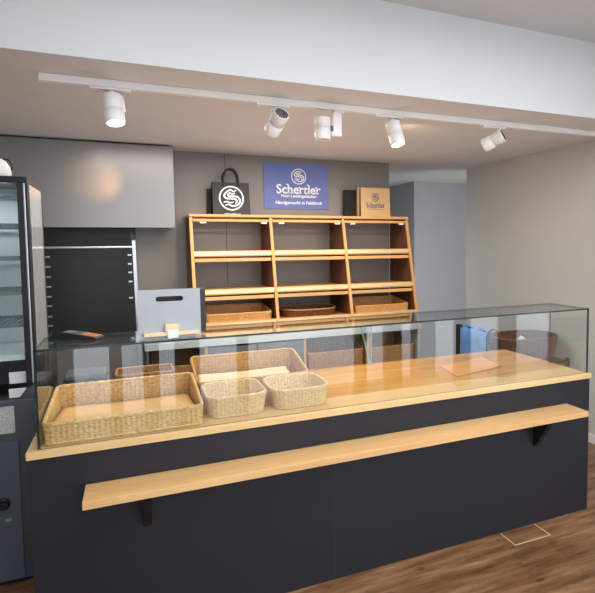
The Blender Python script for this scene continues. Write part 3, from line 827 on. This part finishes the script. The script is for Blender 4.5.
# ------------------------------------------------------------------ ceiling track and spotlights
TY = 0.600
tk = thing('ceiling_track', 'long white lighting track screwed under the lowered ceiling', 'lighting track', (0, TY, 2.463))
obj('rail', bx(-0.374, 3.40, -0.018, 0.018, -0.036, -0.0005, bev=0.002), M['white'], tk)
obj('end_cap', bx(-0.379, -0.3745, -0.018, 0.018, -0.036, -0.0005), M['white'], tk)
def spot(label, x, pivot, d, lit, L=0.15, R=0.046, kind=0):
    t = thing('track_spotlight', label, 'spotlight', (x, TY, 2.427), 0, 'white track spotlights')
    P = Vector(pivot) - Vector((x, TY, 2.427))
    d = Vector(d).normalized()
    if kind == 0:
        obj('adapter', bx(-0.12, 0.065, -0.017, 0.017, -0.013, -0.0005, bev=0.003), M['white'], t)
        b = BM(); lathe(b, (P.x, 0, -0.0135), (0, 0, -1), [(0, 0.012), (0.012, 0.012), (0.014, 0.009), (0.03, 0.009)], 16)
        obj('joint', b, M['white'], t, smooth=False)
        side = -d.cross(Vector((0, 0, 1))).normalized() if abs(d.z) < 0.99 else Vector((1, 0, 0))
        a = BM(); q = P + Vector((0, 0, 0))
        tube(a, [Vector((P.x, 0, -0.034)), Vector((P.x, 0, -0.034)) + side * (R + 0.008), P + d * 0.02 + side * (R + 0.008), P + d * 0.075 + side * (R + 0.006)], 0.006, 6)
        obj('arm', a, M['white'], t)
    else:
        obj('adapter', bx(-0.02, 0.045, -0.017, 0.017, -0.013, -0.0005, bev=0.003), M['white'], t)
        obj('gear_box', bx(-0.026, 0.026, -0.017, 0.017, -0.15, -0.0135, bev=0.003), M['white'], t)
        obj('joint', bx(-0.04, -0.0265, -0.01, 0.01, -0.12, -0.09), M['fins'], t)
    h = BM(); lathe(h, P, d, [(0.004, R * 0.86), (0, R * 0.90), (0, R * 0.98), (0.003, R), (L * 0.5, R), (L * 0.505, R * 0.93), (L * 0.525, R * 0.93), (L * 0.53, R), (L - 0.003, R), (L, R * 0.98), (L, R * 0.88), (L - 0.006, R * 0.86)], 40)
    hd = obj('head', h, M['white'], t, smooth=False)
    for p in hd.data.polygons: p.use_smooth = len(p.vertices) == 4
    ln = BM(); lathe(ln, P + d * (L - 0.0055), d, [(0, R * 0.855), (0.003, R * 0.84)], 32)
    obj('lens', ln, M['lens_on'] if lit else M['lens_off'], t)
    f_ = BM(); _, u, w = frame_of(d)
    for a in range(7):
        o_ = (a - 3) * R * 0.24; hw_ = math.sqrt(max(0, (R * 0.82) ** 2 - o_ ** 2))
        c0 = P - d * 0.0005 + u * o_
        vs = [c0 + w * s1 * hw_ + u * s2 * 0.0025 + d * e for s1, s2, e in ((-1, -1, 0), (1, -1, 0), (1, 1, 0), (-1, 1, 0))]
        vv = [f_.verts.new(p) for p in vs]; vb = [f_.verts.new(p + d * 0.004) for p in vs]
        f_.faces.new(vv)
        for q in range(4): f_.faces.new((vv[q], vv[(q + 1) % 4], vb[(q + 1) % 4], vb[q]))
    obj('heat_sink', f_, M['fins'], t)
    return t

def lamp(name, loc, target, energy, size, blend=0.6, col=(1, 0.72, 0.42), rad=0.03):
    l = bpy.data.lights.new(name, 'SPOT'); l.energy = energy; l.spot_size = math.radians(size); l.spot_blend = blend; l.color = col; l.shadow_soft_size = rad
    o = bpy.data.objects.new(name, l); COL.objects.link(o); o.location = loc
    o.rotation_euler = (Vector(target) - Vector(loc)).to_track_quat('-Z', 'Y').to_euler()
    return o

SPOTS = [
    ('lit white spotlight at the left end of the ceiling track, lens shining down', -0.045, (-0.068, TY, 2.388), (0.10, -0.24, -1), True, 0),
    ('white spotlight above the wall sign, turned away with its ribbed back showing', 0.775, (0.79, TY - 0.035, 2.375), (-0.22, 0.85, -0.6), False, 0),
    ('white spotlight hanging straight down beside its square gear box', 1.13, (1.042, TY, 2.378), (0.0, 0.0, -1), False, 1),
    ('lit white spotlight above the kraft paper bags, lens shining down', 1.50, (1.50, TY, 2.388), (0.14, -0.26, -1), True, 0),
    ('white spotlight nearest the right wall, tilted sideways along the track', 2.29, (2.31, TY - 0.045, 2.365), (-0.55, 0.75, -0.42), False, 0)]
for (lab, x, pv, d, lit, kind) in SPOTS:
    spot(lab, x, pv, d, lit, kind=kind, L=0.125 if kind else 0.145)
lamp('lamp_left', (-0.05, 0.60 - 0.04, 2.22), (0.0, 0.35, 0.9), 14, 70)
lamp('lamp_shelf', (0.745, 0.75, 2.25), (1.0, 2.0, 1.35), 30, 75)
lamp('lamp_middle', (1.042, TY, 2.235), (1.1, 0.55, 0.85), 14, 70)
lamp('lamp_deck', (1.52, 0.56, 2.225), (1.7, 0.40, 0.85), 18, 75)
lamp('lamp_right', (2.23, 0.72, 2.29), (1.9, 2.0, 1.3), 22, 75)
lamp('cabinet_glow', (-0.04, 0.70, 2.22), (-0.25, 2.22, 2.17), 24, 17, 1.0, (1, 0.5, 0.16), 0.02)  # extra spot imitating a warm reflection on the overhead cabinet front
lamp('aisle_fill', (1.0, 1.35, 0.35), (1.0, 1.2, 2.4), 46, 150, 1.0, (1, 0.95, 0.91), 0.6)  # added uplight hidden behind the counter, stands in for bounce on the soffit
lamp('ceiling_glow', (1.66, 0.86, 2.36), (1.93, 1.0, 2.46), 2.2, 66, 1.0, (1, 0.68, 0.35), 0.02)  # extra spot for a warm bounced glow on the lowered ceiling

# ------------------------------------------------------------------ daylight and added fill lights
w = bpy.data.worlds.new('daylight'); S.world = w; w.use_nodes = True
bg = w.node_tree.nodes['Background']; bg.inputs['Color'].default_value = (0.90, 0.95, 1.0, 1); bg.inputs['Strength'].default_value = 4.3
def area(name, loc, target, sx, sy, e, col=(0.95, 0.97, 1)):
    l = bpy.data.lights.new(name, 'AREA'); l.shape = 'RECTANGLE'; l.size = sx; l.size_y = sy; l.energy = e; l.color = col
    o = bpy.data.objects.new(name, l); COL.objects.link(o); o.location = loc
    o.rotation_euler = (Vector(target) - Vector(loc)).to_track_quat('-Z', 'Y').to_euler()
    return o
area('room_fill', (1.2, -1.4, 2.9), (1.2, -1.4, 0), 3.5, 2.0, 70)  # added overhead fill for the front room, no fixture modelled
area('corridor_fill', (2.50, 3.0, 1.1), (4.0, 3.9, 0.8), 0.5, 1.4, 6)  # added fill that brightens the far end of the corridor
area('fridge_fill', (-0.75, 0.78, 1.94), (-0.75, 0.80, 1.0), 0.4, 0.05, 2.5)  # added fill to lighten the fridge interior
area('back_fill', (0.9, 1.35, 2.44), (0.9, 1.35, 0), 2.4, 0.8, 38, (1, 0.93, 0.86))  # added downward fill over the staff side, no fixture modelled

# ------------------------------------------------------------------ camera (solved from the photograph)
yaw, pitch, roll, f, px, py = 0.4053, -0.0648, -0.0088, 518.612, 355.4376, 278.5934
fw = Vector((math.sin(yaw), math.cos(yaw), 0)); rt = Vector((math.cos(yaw), -math.sin(yaw), 0)); upv = Vector((0, 0, 1))
fw, upv = fw * math.cos(pitch) + upv * math.sin(pitch), upv * math.cos(pitch) - fw * math.sin(pitch)
rt, upv = rt * math.cos(roll) + upv * math.sin(roll), upv * math.cos(roll) - rt * math.sin(roll)
cd = bpy.data.cameras.new('camera'); cam = bpy.data.objects.new('camera', cd); COL.objects.link(cam)
mw = Matrix((rt, upv, -fw)).transposed().to_4x4(); mw.translation = (0.0, -2.2943, 1.6387)
cam.matrix_world = mw
cd.sensor_fit = 'HORIZONTAL'; cd.sensor_width = 36
cd.lens = f / 595 * 36
cd.shift_x = (297.5 - px) / 595; cd.shift_y = (py - 296.5) / 595
cd.clip_start = 0.05
S.camera = cam
S.view_settings.view_transform = 'Standard'
S.view_settings.look = 'None'
S.view_settings.exposure = 0.0
S.cycles.max_bounces = 10
S.cycles.transparent_max_bounces = 24
S.cycles.sample_clamp_indirect = 4
